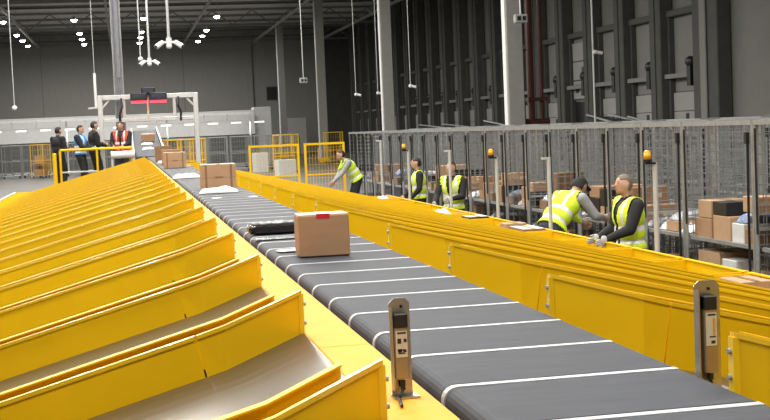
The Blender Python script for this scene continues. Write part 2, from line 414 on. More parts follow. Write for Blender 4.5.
def chute_meshes(sd, slope, xend, ztail, xtail, WH=.135, endm='yellow'):
    """sd=-1: chute falls to the left of the belt, +1 to the right. x is measured outward from the belt-end of the wall."""
    X=lambda d: sd*d
    up=[(X(0),0,1.898,0),(X(.255),-.163,1.828,0),(X(.3415),-.172,1.8042,X(-.03))]
    L=xend-.347
    lo=[(X(.347),-.172,1.803,X(-.03)),(X(xend),-.172-.057*L,1.803-slope*L,0)]
    zE=1.803-slope*L; yE=-.172-.057*L
    tail=[(X(xend),yE,max(zE,ztail),0),(X(xtail),yE-.01,ztail,0)]
    R={}
    R['upper_side_panel']=wall_piece(MB(),up,.010,WH).mesh('upper_side_panel','yellow')
    R['upper_lip']=lip_piece(MB(),up,.020).mesh('rolled_edge','rimy')
    R['side_panel']=wall_piece(MB(),lo,.010,WH).mesh('side_panel','yellow')
    R['lower_lip']=lip_piece(MB(),lo,.020).mesh('rolled_edge','rimy')
    dy=-(CH-.136-.02)
    nu=[(X(.075),-.048+dy,1.878,0)]+[(p[0],p[1]+dy,p[2],0) for p in up[1:2]]+[(lo[1][0],lo[1][1]+dy,lo[1][2],0)]
    R['near_side_panel']=wall_piece(MB(),nu,.010,WH).mesh('near_side_panel','yellow')
    R['near_shade_lip']=lip_piece(MB(),nu,.032,.005,-.011).mesh('rolled_edge','yellow')  # near lip widened and offset to throw shade into the gap between chutes
    m=MB(); dz=WH-.006
    path=[(X(.0),0,1.898),(X(.255),-.163,1.828),(X(xend),yE,zE)]
    for a,b in zip(path,path[1:]):
        m.hexa([Vector(p) for p in [(a[0],a[1]+dy,a[2]-dz-.01),(b[0],b[1]+dy,b[2]-dz-.01),(b[0],b[1],b[2]-dz-.01),(a[0],a[1],a[2]-dz-.01),
                (a[0],a[1]+dy,a[2]-dz),(b[0],b[1]+dy,b[2]-dz),(b[0],b[1],b[2]-dz),(a[0],a[1],a[2]-dz)]])
    R['slide']=m.mesh('slide','slide')
    zt=ztail
    fl=min(zE-dz, ztail-.1)
    m=MB().box(X(xend),yE+dy,fl-.012,X(xtail),yE,fl); R['tray_floor']=m.mesh('tray_floor','slide' if endm=='yellow' else endm)
    m=MB()
    m.box(X(xend),yE-.006,fl-.02,X(xtail),yE+.012,zt); R['tray_far_wall']=m.mesh('tray_wall','yellow')
    m=MB().box(X(xend),yE+dy-.012,fl-.02,X(xtail),yE+dy+.006,zt); R['tray_near_wall']=m.mesh('tray_wall','yellow')
    m=MB().box(X(xtail),yE+dy-.05,fl-.06,X(xtail+.025),yE+.05,zt).box(X(xtail-.012),yE+dy-.05,zt,X(xtail+.035),yE+.05,zt+.01); R['tray_end_wall']=m.mesh('tray_end_wall',endm)
    m=MB()
    for d in (.5,xend-.1):
        z=1.803-slope*(d-.347)-dz-.012
        for yy in (-.2-.057*(d-.347)-.02, -.2-.057*(d-.347)+dy+.06): m.box(X(d)-.025,yy-.025,0,X(d)+.025,yy+.025,z)
        m.box(X(d)-.02,-.2-.057*(d-.347)+dy+.06,z-.06,X(d)+.02,-.22-.057*(d-.347),z-.02)
    R['support_frame']=m.mesh('support_frame','galv')
    m=MB()
    for z in (1.86,1.80): m.cyl((X(-.012),.0,z),(X(.0),.0,z),.007,8)
    R['end_bolt']=m.mesh('end_bolt','galv')
    R['edge_flange']=MB().box(X(-.004),-.014,1.898-WH-.01,X(.012),.012,1.893).mesh('edge_flange','rimy')
    return R
def chute(sd, R, k, label, group):
    t=thing('sorting_chute',label,'chute',(.52 if sd<0 else 1.333,2.73+CH*k,0),0,group)
    u=obj('upper_side_panel',R['upper_side_panel'],t); obj('rolled_edge',R['upper_lip'],u); obj('end_bolt',R['end_bolt'],u); obj('edge_flange',R['edge_flange'],u)
    u=obj('side_panel',R['side_panel'],t); obj('rolled_edge',R['lower_lip'],u)
    u=obj('near_side_panel',R['near_side_panel'],t); obj('rolled_edge',R['near_shade_lip'],u)
    for n in ('slide','tray_floor','support_frame','tray_end_wall'): obj(n,R[n],t)
    obj('tray_wall',R['tray_far_wall'],t); obj('tray_wall',R['tray_near_wall'],t)
    return t
RL=chute_meshes(-1,.26,3.02,1.125,3.36,endm='alu')
RR=chute_meshes(1,.245,3.5,1.03,3.84,.215)
for k in range(-1,26):
    chute(-1,RL,k,'yellow steel parcel chute left of the belt, %s'%('nearest to the viewer' if k==-1 else ordn(k+2)+' from the viewer'),'left-hand sorting chutes')
for k in range(-1,19):
    chute(1,RR,k,'yellow steel parcel chute right of the belt, %s'%('nearest to the viewer' if k==-1 else ordn(k+2)+' from the viewer'),'right-hand sorting chutes')

# ------------------------------------------------------------------ photo-eye sensors
def sensor(x, y, z, label, mirror, hgt, w=.025):
    t=thing('photo_eye',label,'sensor',(x,y,z))
    m=MB()
    m.add([(-w,0,0),(w,0,0),(w,0,hgt-.012),(w-.012,0,hgt),(-w+.012,0,hgt),(-w,0,hgt-.012),(-w,.004,0),(w,.004,0),(w,.004,hgt-.012),(w-.012,.004,hgt),(-w+.012,.004,hgt),(-w,.004,hgt-.012)],
          [(0,5,4,3,2,1),(6,7,8,9,10,11)]+[(i,(i+1)%6,6+(i+1)%6,6+i) for i in range(6)])
    m.box(-w,-.024,.02,-w+.003,0,hgt-.02)
    m.build('bracket_plate','steel',t)
    MB().hexa([Vector(p) for p in [(-w,-.03,-.0),(w+.012,-.03,0),(w+.012,.02,0),(-w,.02,0),(-w,-.03,.004),(w+.012,-.03,.004),(w+.012,.02,.004),(-w,.02,.004)]]).build('foot_plate','steel',t)
    for zz in (hgt-.02,.02): MB().cyl((.004,-.003,zz),(.004,0,zz),.004,8).build('mounting_hole','black',t)
    b=MB().cbox(-.02,-.026,.045,.014,-.002,hgt-.035,.003).build('sensor_body','sensor',t)
    MB().cbox(-.02,-.0275,hgt-.07,.014,-.001,hgt-.034,.003).build('lens_cap','black',b)
    l=MB().box(-.017,-.0275,hgt*.42,.011,-.0262,hgt-.075).build('printed_label','label',b)
    m=MB()
    if not mirror:
        for (a,c,d,e) in ((-.013,hgt-.082,.008,hgt-.078),(-.013,hgt-.105,-.004,hgt-.093),(.002,hgt-.102,.009,hgt-.094),(-.012,hgt-.122,.007,hgt-.119),(-.012,hgt-.13,.004,hgt-.127),(-.013,hgt*.47,-.003,hgt*.47+.008),(.0,hgt*.47,.008,hgt*.47+.004)): m.box(a,-.0282,c,d,-.0276,e)
    else:
        for (a,c,d,e) in ((-.012,hgt-.082,.008,hgt-.078),(-.004,hgt-.15,.006,hgt-.143),(-.008,hgt-.135,.008,hgt-.132)): m.box(a,-.0282,c,d,-.0276,e)
    m.build('printed_marks','ink',b)
    if mirror: MB().box(.001,-.0284,hgt-.128,.006,-.0278,hgt-.088).build('warning_mark','orange',b)
    MB().cyl((-.003,-.014,.045),(-.003,-.014,.028),.008,10).build('connector','black',t)
    pts=[(-.003,-.014,.03),(-.004,-.02,.016),(-.012,-.03,.008),(-.02,-.05,.006),(-.024,-.09,.006),(-.03,-.13,.005)] if not mirror else [(-.003,-.014,.03),(.0,-.016,.015),(.008,-.012,.008),(.012,0,-.01)]
    MB().tube(pts,.0038,8).build('cable','black',t)
sensor(.622,3.02,1.756,'steel bracket sensor on the pale yellow deck left of the belt',False,.238)
sensor(1.368,2.93,1.73,'steel bracket sensor at the right edge of the belt',True,.268,.033)
o=MB().box(-.05,.0,-.02,.005,.05,0).box(-.05,.0,-.3,-.03,.03,-.02).build('sensor_shelf','yellow',None,(1.385,2.93,1.73)); tag(o,'small yellow shelf carrying the sensor right of the belt','shelf')

# ------------------------------------------------------------------ parcels
def parcel(w,d,h,loc,rz,label,group=None,body='card',top=None,tape='tape',red=False,straps=False,name='cardboard_box',lab=False,detail=True,cat='box'):
    t=thing(name,label,cat,loc,rz,group)
    MB().cbox(-w/2,-d/2,0,w/2,d/2,h,min(.006,w*.04)).build('carton',body,t)
    if not detail: return t
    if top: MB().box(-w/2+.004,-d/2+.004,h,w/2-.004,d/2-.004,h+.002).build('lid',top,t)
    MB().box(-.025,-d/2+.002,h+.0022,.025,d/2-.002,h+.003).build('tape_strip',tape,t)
    if red: MB().box(-.035,-d/2-.0015,h-.017,.03,-d/2+.01,h+.004).box(-.035,-d/2-.0012,h,.03,-d/2+.02,h+.004).build('red_tape','red',t)
    if straps:
        for x in (-w*.36,w*.36): MB().box(x-.012,-d/2-.0015,.003,x+.012,-d/2,h-.003).build('strap','card3',t)
        MB().box(-w/2+.01,-d/2-.001,h*.46,w/2-.01,-d/2,h*.48).box(-w*.1,-d/2-.0014,h*.44,w*.13,-d/2,h*.52).build('seam_print','card3',t)
    if lab: MB().box(w*.05,-d/2-.0012,h*.45,w*.3,-d/2,h*.7).build('address_label','label',t)
    return t
def polybag(L,w,h,loc,rz,label,matn='bag',group=None,seed=0,name='polybag'):
    rnd=random.Random(seed); n=18; m=10; V=[]; F=[]
    for sgn in (0,1):
        for j in range(m+1):
            for i in range(n+1):
                u=i/n*2-1; v=j/m*2-1
                e=max(0,(1-abs(u)**3.0))*max(0,(1-abs(v)**2.5))
                z=(h*e**.6*(1+.25*math.sin(5*u+seed)*math.cos(4*v+seed))+rnd.uniform(-.05,.05)*h*e)*(1 if sgn else 0)
                V.append((u*L/2*(1-.06*v*v+rnd.uniform(-.01,.01)),v*w/2*(1-.08*u*u),.003+z+(.004 if sgn else 0)))
    o=(n+1)*(m+1)
    for j in range(m):
        for i in range(n):
            a=j*(n+1)+i; F.append((a,a+n+1,a+n+2,a+1)); F.append((o+a,o+a+1,o+a+n+2,o+a+n+1))
    for i in range(n):
        F.append((i,i+1,o+i+1,o+i)); b=m*(n+1)+i; F.append((b+1,b,o+b,o+b+1))
    for j in range(m):
        a=j*(n+1); F.append((a+n+1,a,o+a,o+a+n+1)); b=a+n; F.append((b,b+n+1,o+b+n+1,o+b))
    x=MB().add(V,F).build(name,matn,None,loc,True); x.rotation_euler=(0,0,rz)
    return tag(x,label,'bag',group)
ZT=ZB+.003
q0=onz(299.5,258,ZB); q1=onz(352,256,ZB)
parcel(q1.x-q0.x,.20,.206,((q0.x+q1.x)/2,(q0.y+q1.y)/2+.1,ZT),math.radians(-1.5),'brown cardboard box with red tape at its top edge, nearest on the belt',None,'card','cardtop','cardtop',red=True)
q0=onz(202,190.5,ZB); q1=onz(237.5,189,ZB)
parcel(q1.x-q0.x,.3,.285,((q0.x+q1.x)/2,q0.y+.17,ZT),0,'brown cardboard box with dark straps standing behind a white polybag',None,'card2','cardtop',straps=True)
q0=onz(164.5,168.8,ZB); q1=onz(188.5,168.8,ZB)
parcel(q1.x-q0.x,.35,.31,((q0.x+q1.x)/2,q0.y+.2,ZT),0,'strapped brown box, third box up the belt',None,'card2','cardtop',straps=True)
q=onz(158.5,163.0,ZB); parcel(.42,.4,.34,(1.02,29.6,ZT),0,'brown box peeking out left behind the third box on the belt',None,'card')
parcel(.40,.4,.40,(.96,33.4,ZT),.05,'brown box far up the belt, closest to the scanner frame',None,'card3')
q=onz(219.5,193.5,ZB); polybag(.43,.15,.055,(q.x,q.y+.05,ZT),.05,'white polybag lying in front of the strapped box on the belt',seed=3)
q=onz(187,178.5,ZB); polybag(.42,.2,.06,(q.x,q.y+.08,ZT),.2,'crumpled white polybag with dark end further up the belt',seed=5)
q=onz(198,177,ZB); polybag(.10,.12,.075,(q.x+.05,q.y+.22,ZT),.4,'small dark wrap beside the crumpled white polybag','greybag',seed=6)
q=onz(162,171,ZB); polybag(.3,.25,.05,(.95,26.2,ZT),0,'flat white polybag in front of the third box on the belt',seed=8)
polybag(.3,.25,.06,(.90,31.6,ZT),.2,'small white polybag between two far boxes on the belt',seed=9)
# black film-wrapped pack
q0=onz(252,236.5,ZB); q1=onz(297,234.5,ZB); cx=(q0.x+q1.x)/2
t=thing('film_wrapped_pack','long black film-wrapped pack with clear top lying across the belt','package',(cx,q0.y+.1,ZT),math.radians(2))
MB().cbox(-.12,-.07,0,.14,.07,.062,.012).build('wrapped_block','blackfilm',t)
m=MB()
for i in range(6): m.ell((-.1+i*.042,random.uniform(-.03,.03),.066),(.035,.05,.014),8,5)
m.build('clear_film','film',t,smooth=True)
m=MB()
for yy in (-.035,.03): m.cyl((-.142,yy,.035),(-.11,yy,.035),.03,12).cyl((-.148,yy,.035),(-.14,yy,.035),.018,10)
m.build('rolled_end','blackfilm',t,smooth=True)
for (px,py,w,d,l,sd) in ((275,239.5,.26,.13,'flat clear plastic envelope on the belt beside the nearest box',1),(289,252,.12,.1,'small white paper scrap left of the nearest box on the belt',2),(217,199,.09,.08,'tiny white label on the belt below the strapped box',3),(253,197.5,.07,.1,'tiny white label near the right edge of the belt',4)):
    q=onz(px,py,ZB); polybag(w,d,.004,(q.x,q.y,ZT),.1*sd,l,'bag' if sd!=1 else 'film',seed=20+sd,name='flat_envelope')

# ------------------------------------------------------------------ scanner gantry over the belt
GY=38.8
gx0=ony(101.5,130,GY).x; gx1=ony(197,130,GY).x; gz1=ony(150,96,GY).z; gz0=ony(150,119.5,GY).z
g=thing('scanner_gantry','pale aluminium scanner gantry spanning the belt with red lights','gantry',(0,GY,0))
for x in (gx0,gx1): 
    p=MB().cbox(x-.07,-.07,0,x+.07,.07,gz1+.06,.01).build('post','alu',g)
    MB().box(x-.15,-.15,0,x+.15,.15,.02).build('base_plate','galv',p)
    s=1 if x==gx0 else -1
    MB().bar((x+s*.06,0,gz1-.3),(x+s*.3,0,gz1-.04),.05).build('corner_brace','alu',p)
MB().cbox(gx0+.07,-.07,gz1-.08,gx1-.07,.07,gz1+.06,.01).build('top_beam','alu',g)
MB().cbox(gx0+.07,-.06,gz0-.05,gx1-.07,.06,gz0+.06,.01).build('lower_beam','alu',g)
for px in (124,174.5):
    x=ony(px,108,GY).x; MB().cbox(x-.045,-.05,gz0+.06,x+.045,.05,gz1-.08,.008).build('upright','alu',g)
x=ony(148,108,GY).x; MB().cbox(x-.03,-.09,gz0+.06,x+.03,-.052,gz1-.0,.006).build('centre_upright','label',g)
z=ony(150,97,GY).z
for a,b in ((131,146.5),(150,166)):
    xa,xb=ony(a,100,GY).x,ony(b,100,GY).x
    h=MB().cbox(xa-.02,-.3,z-.10,xb+.02,-.09,z+.12,.02).build('scanner_head','black',g)
    MB().box(xa,-.31,z-.17,xb,-.12,z-.11).build('red_light_bar','emitr',h)
    MB().box(xa+.05,-.305,z-.02,xb-.05,-.30,z+.08).build('scanner_window','screen',h)
xa=ony(148,90,GY).x; MB().cbox(xa-.2,-.2,gz1+.06,xa+.2,.15,gz1+.25,.02).build('control_box','black',g)
MB().box(xa-.15,-.22,gz1+.1,xa+.15,-.2,gz1+.21).build('control_screen','screen',g)
for px,s in ((121,1),(178,-1)):
    x=ony(px,100,GY).x
    MB().tube([(x,-.1,gz1-.05),(x+s*.02,-.2,gz1-.3),(x-s*.06,-.2,gz1-.5),(x-s*.05,-.15,gz1-.75)],.035,6).build('cable_loop','black',g)
xs=ony(95,103,GY).x; MB().bar((xs-.2,0,gz1-.3),(gx0-.07,0,gz1-.28),.05).build('side_arm','alu',g)
# cable mast to the roof
mx=ony(119,90,GY).x
t=thing('cable_mast','tall vertical ladder tray of grey cables dropping to the scanner gantry','cable tray',(mx,GY+.35,0))
for dx in (-.13,.13): MB().box(dx-.015,-.03,1.2,dx+.015,.03,12.3).build('rail','galv',t)
for z in range(4,25): MB().box(-.12,-.015,z*.5,.12,.015,z*.5+.03).build('rung','galv',t)
for i,dx in enumerate((-.1,-.05,.0,.05,.09)): MB().cyl((dx,-.06,1.2),(dx+.02,-.06,12.3),.025,6).build('cable','cable',t)
MB().box(-.03,-.1,4.2,.07,-.085,11).build('blue_grey_sleeve','cable',t)
MB().box(-.13,-.03,0,.13,.03,1.2).build('foot','galv',t)

# induction conveyor rising behind the gantry
t=thing('incline_conveyor','pale inclined feed conveyor behind the scanner gantry','conveyor',(0,43.4,0))
xa,xb=.35,1.25
def inc(y): return 1.80+(y)*.092
MB().hexa([Vector(p) for p in [(xa,.0,inc(0)-.1),(xb,.0,inc(0)-.1),(xb,10,inc(10)-.1),(xa,10,inc(10)-.1),(xa,0,inc(0)),(xb,0,inc(0)),(xb,10,inc(10)),(xa,10,inc(10))]]).build('belt','belt',t)
for x in (xa-.05,xb+.05): MB().bar((x,0,inc(0)+.03),(x,10,inc(10)+.03),.06,.16).build('side_rail','galv',t)
for y in (.6,5,9.5):
    for x in (xa-.05,xb+.05): MB().box(x-.03,y-.03,0,x+.03,y+.03,inc(y)-.05).build('leg','alu',t)
def on_inc(o,dy,x): o.location=(x,43.4+dy,inc(dy)+.005); o.rotation_euler=(math.atan(.092),0,0)
o=parcel(.5,.35,.27,(0,0,0),0,'brown box riding up the inclined feed conveyor',None,'card','card2'); on_inc(o,5.2,.86)
o=polybag(.4,.3,.06,(0,0,0),0,'white polybag low on the inclined feed conveyor',seed=31); on_inc(o,2.3,.8)
o=polybag(.42,.3,.06,(0,0,0),0,'white polybag below the box on the inclined feed conveyor',seed=32); on_inc(o,4.0,.8)

# ------------------------------------------------------------------ platform, railing
PY=36.95; PZ=1.1
pf=thing('work_platform','low steel work platform behind the left chutes','platform',(0,PY,0))
px0=ony(50,150,PY).x; px1=.28
MB().box(px0,0,PZ-.08,px1,1.55,PZ).build('deck','galv',pf)
for x in (px0+.1,(px0+px1)/2,px1-.1):
    for y in (.1,1.45): MB().box(x-.04,y-.04,0,x+.04,y+.04,PZ-.08).build('leg','galv',pf)
rl=thing('safety_railing','yellow tubular safety railing in front of the people','railing',(0,PY+.08,PZ))
ztop=ony(95,149,PY).z-PZ
rx=[ony(p,155,PY).x for p in (60,97,132)]
for x in rx: MB().cyl((x,0,0),(x,0,ztop),.032,10).build('post','yellow',rl)
MB().cyl((rx[0],0,ztop),(rx[2],0,ztop),.034,10).build('top_rail','yellow',rl)
MB().cyl((rx[0],0,ztop*.42),(rx[1],0,ztop*.42),.024,10).build('mid_rail','alu',rl)
x=ony(54.5,155,PY).x
t=thing('yellow_bollard','thick yellow post at the left end of the railing','post',(x,PY-.12,0)); 
MB().cyl((0,0,0),(0,0,PZ+ztop-.1),.055,10).build('shaft','yellow',t); MB().ell((0,0,PZ+ztop-.1),(.055,.055,.03),10,6).build('cap','yellow',t)
x0=ony(111,155,PY).x; x1=ony(135,155,PY).x; zz=ony(123,154.5,PY).z
t=thing('white_roller','white roller drum mounted in front of the railing','roller',((x0+x1)/2,PY-.2,0))
h=(x1-x0)/2
MB().cyl((-h,0,zz),(h,0,zz),.10,16).build('drum','white',t,smooth=False)
MB().cyl((h,0,zz),(h+.03,0,zz),.05,12).build('hub','black',t)
for x in (-h+.03,h-.03): MB().box(x-.03,-.03,0,x+.03,.03,zz-.09).build('stand','alu',t)

# ------------------------------------------------------------------ people
def _n(v): return v/np.linalg.norm(v,axis=-1,keepdims=True)
def ik(a,b,l1,l2,pole):
    a=Vector(a); b=Vector(b); d=b-a; D=min(d.length,l1+l2-.005); d.normalize()
    c=(l1*l1+D*D-l2*l2)/(2*D); h=math.sqrt(max(0,l1*l1-c*c))
    p=Vector(pole); p=(p-d*p.dot(d)).normalized()
    return a+d*c+p*h, a+d*D
def person(label, loc, rz, lean=0, hands=None, scale=1.0, top='blk', legs='blk', vest=None, hair='hair', gloves=False, headpitch=0, headyaw=0, cap=False, twist=0, voxel=.016, bulk=1.12, knee=0, vest_open=True, poles=None, holds=None):
    """local frame: faces +Y. hands: two wrist targets (left, right)"""
    prims=[]   # (tag, kind, data)
    def E(tag_,c,r,rot=None): prims.append((tag_,'e',Vector(c),Vector(r),(rot or Matrix.Identity(3)).copy()))
    def K(tag_,a,b,ra,rb): prims.append((tag_,'c',Vector(a),Vector(b),ra,rb))
    hip=Vector((0,-.0-lean*.18,.96-knee*.05)); Rl=Matrix.Rotation(-lean,3,'X')@Matrix.Rotation(twist,3,'Z')
    T=lambda x,y,z: hip+Rl@Vector((x,y,z-.96))
    B_=bulk; E('legs',hip+Vector((0,0,-.02)),(.165*B_,.12*B_,.13)); E('torso',T(0,.0,1.12),(.158*B_,.118*B_,.18),Rl); E('torso',T(0,0,1.3),(.175*B_,.125*B_,.19),Rl)
    K('torso',T(-.14,-.01,1.43),T(.14,-.01,1.43),.068,.068); K('torso',T(0,-.01,1.42),T(0,.0,1.50),.085,.06)
    K('skin',T(0,0,1.46),T(0,.012,1.575),.056,.052)
    Rh=Rl@Matrix.Rotation(lean*.6-headpitch,3,'X')@Matrix.Rotation(headyaw,3,'Z')
    hc=T(0,.02,1.6)+Rh@Vector((0,.012,.055))
    E('head',hc,(.08,.102,.116),Rh); E('head',hc+Rh@Vector((0,.035,-.06)),(.056,.06,.062),Rh)
    E('head',hc+Rh@Vector((0,.100,-.018)),(.012,.015,.022),Rh)
    for s in (-1,1): E('head',hc+Rh@Vector((s*.078,-.005,-.012)),(.012,.022,.034),Rh)
    for s in (-1,1):
        h=hip+Vector((s*.095,0,-.05)); an=Vector((s*.12,(-.02 if s<0 else .06),.09)); 
        kn,an=ik(h,an,.425,.412,(0,1,0))
        K('legs',h,kn,.09*B_,.068*B_); K('legs',kn,an,.066*B_,.055*B_)
        E('shoe',an+Vector((0,.07,-.045)),(.05,.135,.042)); K('shoe',an,an+Vector((0,0,-.04)),.045,.045)
    hw=[]
    for i,s in enumerate((-1,1)):
        sh=T(s*.185*B_,-.01,1.425)
        tgt=Vector(hands[i]) if hands else T(s*.26,.1,.93)
        el,wr=ik(sh,tgt,.29,.26,(poles[i] if poles else (s*.5,-.8,-.4)))
        K('arm',sh,el,.062*B_,.054*B_); K('arm',el,wr,.053*B_,.04)
        d=(wr-el).normalized(); hw.append((wr,d,s))
        E('hand',wr+d*.055,(.04,.04,.062)); 
    m=MB()
    for p in prims:
        if p[1]=='e': m.ell(p[2],p[3],16,12,p[4])
        else: m.caps(p[2],p[3],p[4],p[5],14)
    me=m.mesh('body_tmp','blk'); tmp=bpy.data.objects.new('tmp',me); C.objects.link(tmp)
    r=tmp.modifiers.new('r','REMESH'); r.mode='VOXEL'; r.voxel_size=voxel
    sm=tmp.modifiers.new('s','SMOOTH'); sm.factor=.5; sm.iterations=3
    dg=bpy.context.evaluated_depsgraph_get(); bm_=bpy.data.meshes.new_from_object(tmp.evaluated_get(dg))
    bpy.data.objects.remove(tmp)
    nv=len(bm_.vertices); V=np.empty(nv*3); bm_.vertices.foreach_get('co',V); V=V.reshape(-1,3)
    N=np.empty(nv*3); bm_.vertices.foreach_get('normal',N); N=N.reshape(-1,3)
    faces=[tuple(p.vertices) for p in bm_.polygons]; FC=np.array([V[list(f)].mean(0) for f in faces])
    best=np.full(len(FC),1e9); tg=np.zeros(len(FC),int); names=[]
    for i,p in enumerate(prims):
        names.append(p[0])
        if p[1]=='e':
            L=(FC-np.array(p[2]))@np.array(p[4]); q=L/np.array(p[3]); nn=np.linalg.norm(q,axis=1); d=(nn-1)*min(p[3])
        else:
            a=np.array(p[2]); b=np.array(p[3]); ab=b-a; tt=np.clip(((FC-a)@ab)/(ab@ab),0,1)
            d=np.linalg.norm(FC-a-tt[:,None]*ab,axis=1)-(p[4]+(p[5]-p[4])*tt)
        k=d<best; best[k]=d[k]; tg[k]=i
    nm=np.array(names)[tg]
    slots=['skin',top,legs,'black','glove' if gloves else 'skin']
    mi=np.select([np.isin(nm,['skin','head']),np.isin(nm,['torso','arm']),nm=='legs',nm=='shoe',nm=='hand'],[0,1,2,3,4],1)
    B=MB(); B.v=[tuple(v) for v in V]; B.f=list(faces); B.m=[int(x) for x in mi]
    # fingers
    for wr,d,s in hw:
        side=d.cross(Vector((s,0,0.25))); side=(side if side.length>.1 else d.cross(Vector((0,1,0)))).normalized(); nrm=side.cross(d).normalized()*(-s)
        for j,(off,ln) in enumerate(((-.028,.058),(-.010,.07),(.009,.066),(.026,.052))):
            a=wr+d*.095+side*off; b=a+d*(ln*.5)+nrm*(-.012); c_=b+d*(ln*.35)+nrm*(-.026)
            B.caps(a,b,.0095,.009,8,4); B.caps(b,c_,.009,.0075,8,4)
        a=wr+d*.045-side*.032; b=a+d*.03-side*.022-nrm*.01; c_=b+d*.03-side*.002-nrm*.012
        B.caps(a,b,.011,.010,8,4); B.caps(b,c_,.010,.008,8,4)
    root=thing('person',label,'person',loc,rz); root.scale=(scale,)*3
    body=B.build('body',slots,root,(0,0,0),True)
    # face
    fm=MB()
    for s in (-1,1): fm.ell(hc+Rh@Vector((s*.032,.088,.008)),(.009,.006,.005),8,6,Rh,0)
    fm.ell(hc+Rh@Vector((0,.095,-.062)),(.024,.006,.006),10,6,Rh,1)
    for s in (-1,1): fm.ell(hc+Rh@Vector((s*.032,.091,.027)),(.015,.004,.003),8,6,Rh,2)
    fm.build('face_features',['eye','lip','hair'],body,smooth=True)
    def shell(name, mask, off, mats, mfun, parent):
        idx=np.nonzero(mask)[0]
        if len(idx)==0: return
        used=sorted({v for i in idx for v in faces[i]}); mp={v:k for k,v in enumerate(used)}
        S=MB(); S.v=[tuple(V[v]+N[v]*off) for v in used]; S.f=[tuple(mp[v] for v in faces[i]) for i in idx]; S.m=[mfun(i) for i in idx]
        o=S.build(name,mats,parent,smooth=True)
        md=o.modifiers.new('thick','SOLIDIFY'); md.thickness=.006; md.offset=-1
        return o
    HL=(FC-np.array(hc))@np.array(Rh)
    hm=(nm=='head')&(((HL[:,2]>.052)&(HL[:,1]<.07))|((HL[:,1]<-.018)&(HL[:,2]>-.055)))&(np.abs(HL[:,0])<.088)
    shell('cap' if cap else 'hair', hm, .012 if cap or hair=='hair' else .004, ['blk' if cap else hair], lambda i:0, body)
    if cap:
        mm=MB().ell(hc+Rh@Vector((0,.11,.055)),(.07,.07,.008),14,6,Rh); mm.build('cap_peak','blk',body,smooth=True)
    if vest:
        TL=(FC-np.array(hip))@np.array(Rl); TL[:,2]+=.96
        nk=np.hypot(TL[:,0],TL[:,1]+.005)
        vm=(np.isin(nm,['torso','arm','legs']))&(TL[:,2]>.93)&(TL[:,2]<1.5)&(np.abs(TL[:,0])<.172*B_)&~((nk<.088)&(TL[:,2]>1.42))
        vm&=~((nm=='arm')&(TL[:,2]<1.36))
        if vest_open: vm&=~((TL[:,1]>.03)&(np.abs(TL[:,0])<.03+.16*np.clip(TL[:,2]-1.22,0,.3)))
        def vmat(i):
            z=TL[i,2]; x=abs(TL[i,0])
            if .985<z<1.045 or 1.135<z<1.195: return 1
            if z>=1.195 and .085<x<.125: return 1
            return 0
        shell('vest', vm, .02, [vest,'refl'], vmat, body)
    return root
HALF=math.pi/2
def standpos(px, py_top, h=1.77, base=0):
    z=base+h; q=onz(px,py_top,z); return q
# right-hand side workers (sorter side, face -X => rz=+90deg)
w=standpos(628,176,1.745)
person('worker with cropped grey hair, black sweater and hi-vis vest at nearest chute ends',(w.x,w.y,0),HALF+.08,lean=.06,bulk=1.24,hands=((-.2,.36,1.07),(.18,.30,1.06)),vest='hivis',hair='greyhair',gloves=True,headpitch=-.12,voxel=.012)
q=onz(566,250,.9)
person('worker in hi-vis vest and dark cap bending over into a cage',(5.56,16.3,0),-HALF+.5,lean=.85,hands=((-.2,.62,.95),(.2,.6,1.0)),scale=1.08,top='greycloth',legs='jeans',vest='hivis',cap=True,headpitch=.35,vest_open=False)
w=standpos(452,163.5,1.725)
person('worker with dark hair and open hi-vis vest looking down beside cages',(w.x,w.y,0),HALF+.9,lean=.1,hands=((-.12,.34,1.12),(.2,.36,1.05)),vest='hivis',gloves=True,headpitch=-.3)
w=standpos(418,157,1.78)
person('worker in black hoodie and hi-vis vest standing side-on between cages and chutes',(w.x,w.y,0),HALF-.1,lean=.04,hands=((-.22,.2,.95),(.22,.28,.98)),vest='hivis',headpitch=-.1,vest_open=False)
person('worker in grey sweater and hi-vis vest reaching down into a far chute',(5.36,30.9,.27),HALF+.1,lean=.6,hands=((-.16,.62,.78),(.14,.52,.76)),top='greycloth',legs='blk',vest='hivis',headpitch=-.25,vest_open=False)
o=MB().cbox(-.3,-.6,0,.45,.6,.26,.02).build('step_platform','galv',None,(5.5,30.9,0)); tag(o,'low steel step under the worker reaching into a far chute','step')
# people on the platform
def plat(px,y): return ony(px,140,y).x
person('person in black jacket standing leftmost on the platform',(plat(58,37.9),37.9,PZ),-.9,hands=((-.14,.27,1.12),(.16,.25,1.1)),scale=.97,bulk=1.32,headpitch=-.1)
person('person in black with a bright blue vest on the platform',(plat(80,37.45),37.45,PZ),-1.9,hands=((-.1,.36,1.12),(.14,.36,1.1)),vest='bluevis',scale=.98,bulk=1.28,headpitch=-.1,vest_open=False)
person('tall person in black jacket right of the blue vest on the platform',(plat(94,38.15),38.15,PZ),-1.3,hands=((-.12,.27,1.15),(.16,.27,1.1)),scale=1.04,bulk=1.32,headpitch=-.1)
person('person in dark top with red vest behind the white roller drum',(plat(121.5,38.0),38.0,PZ),2.9,hands=((-.12,.3,1.08),(.16,.3,1.08)),vest='redvest',scale=1.02,bulk=1.25)

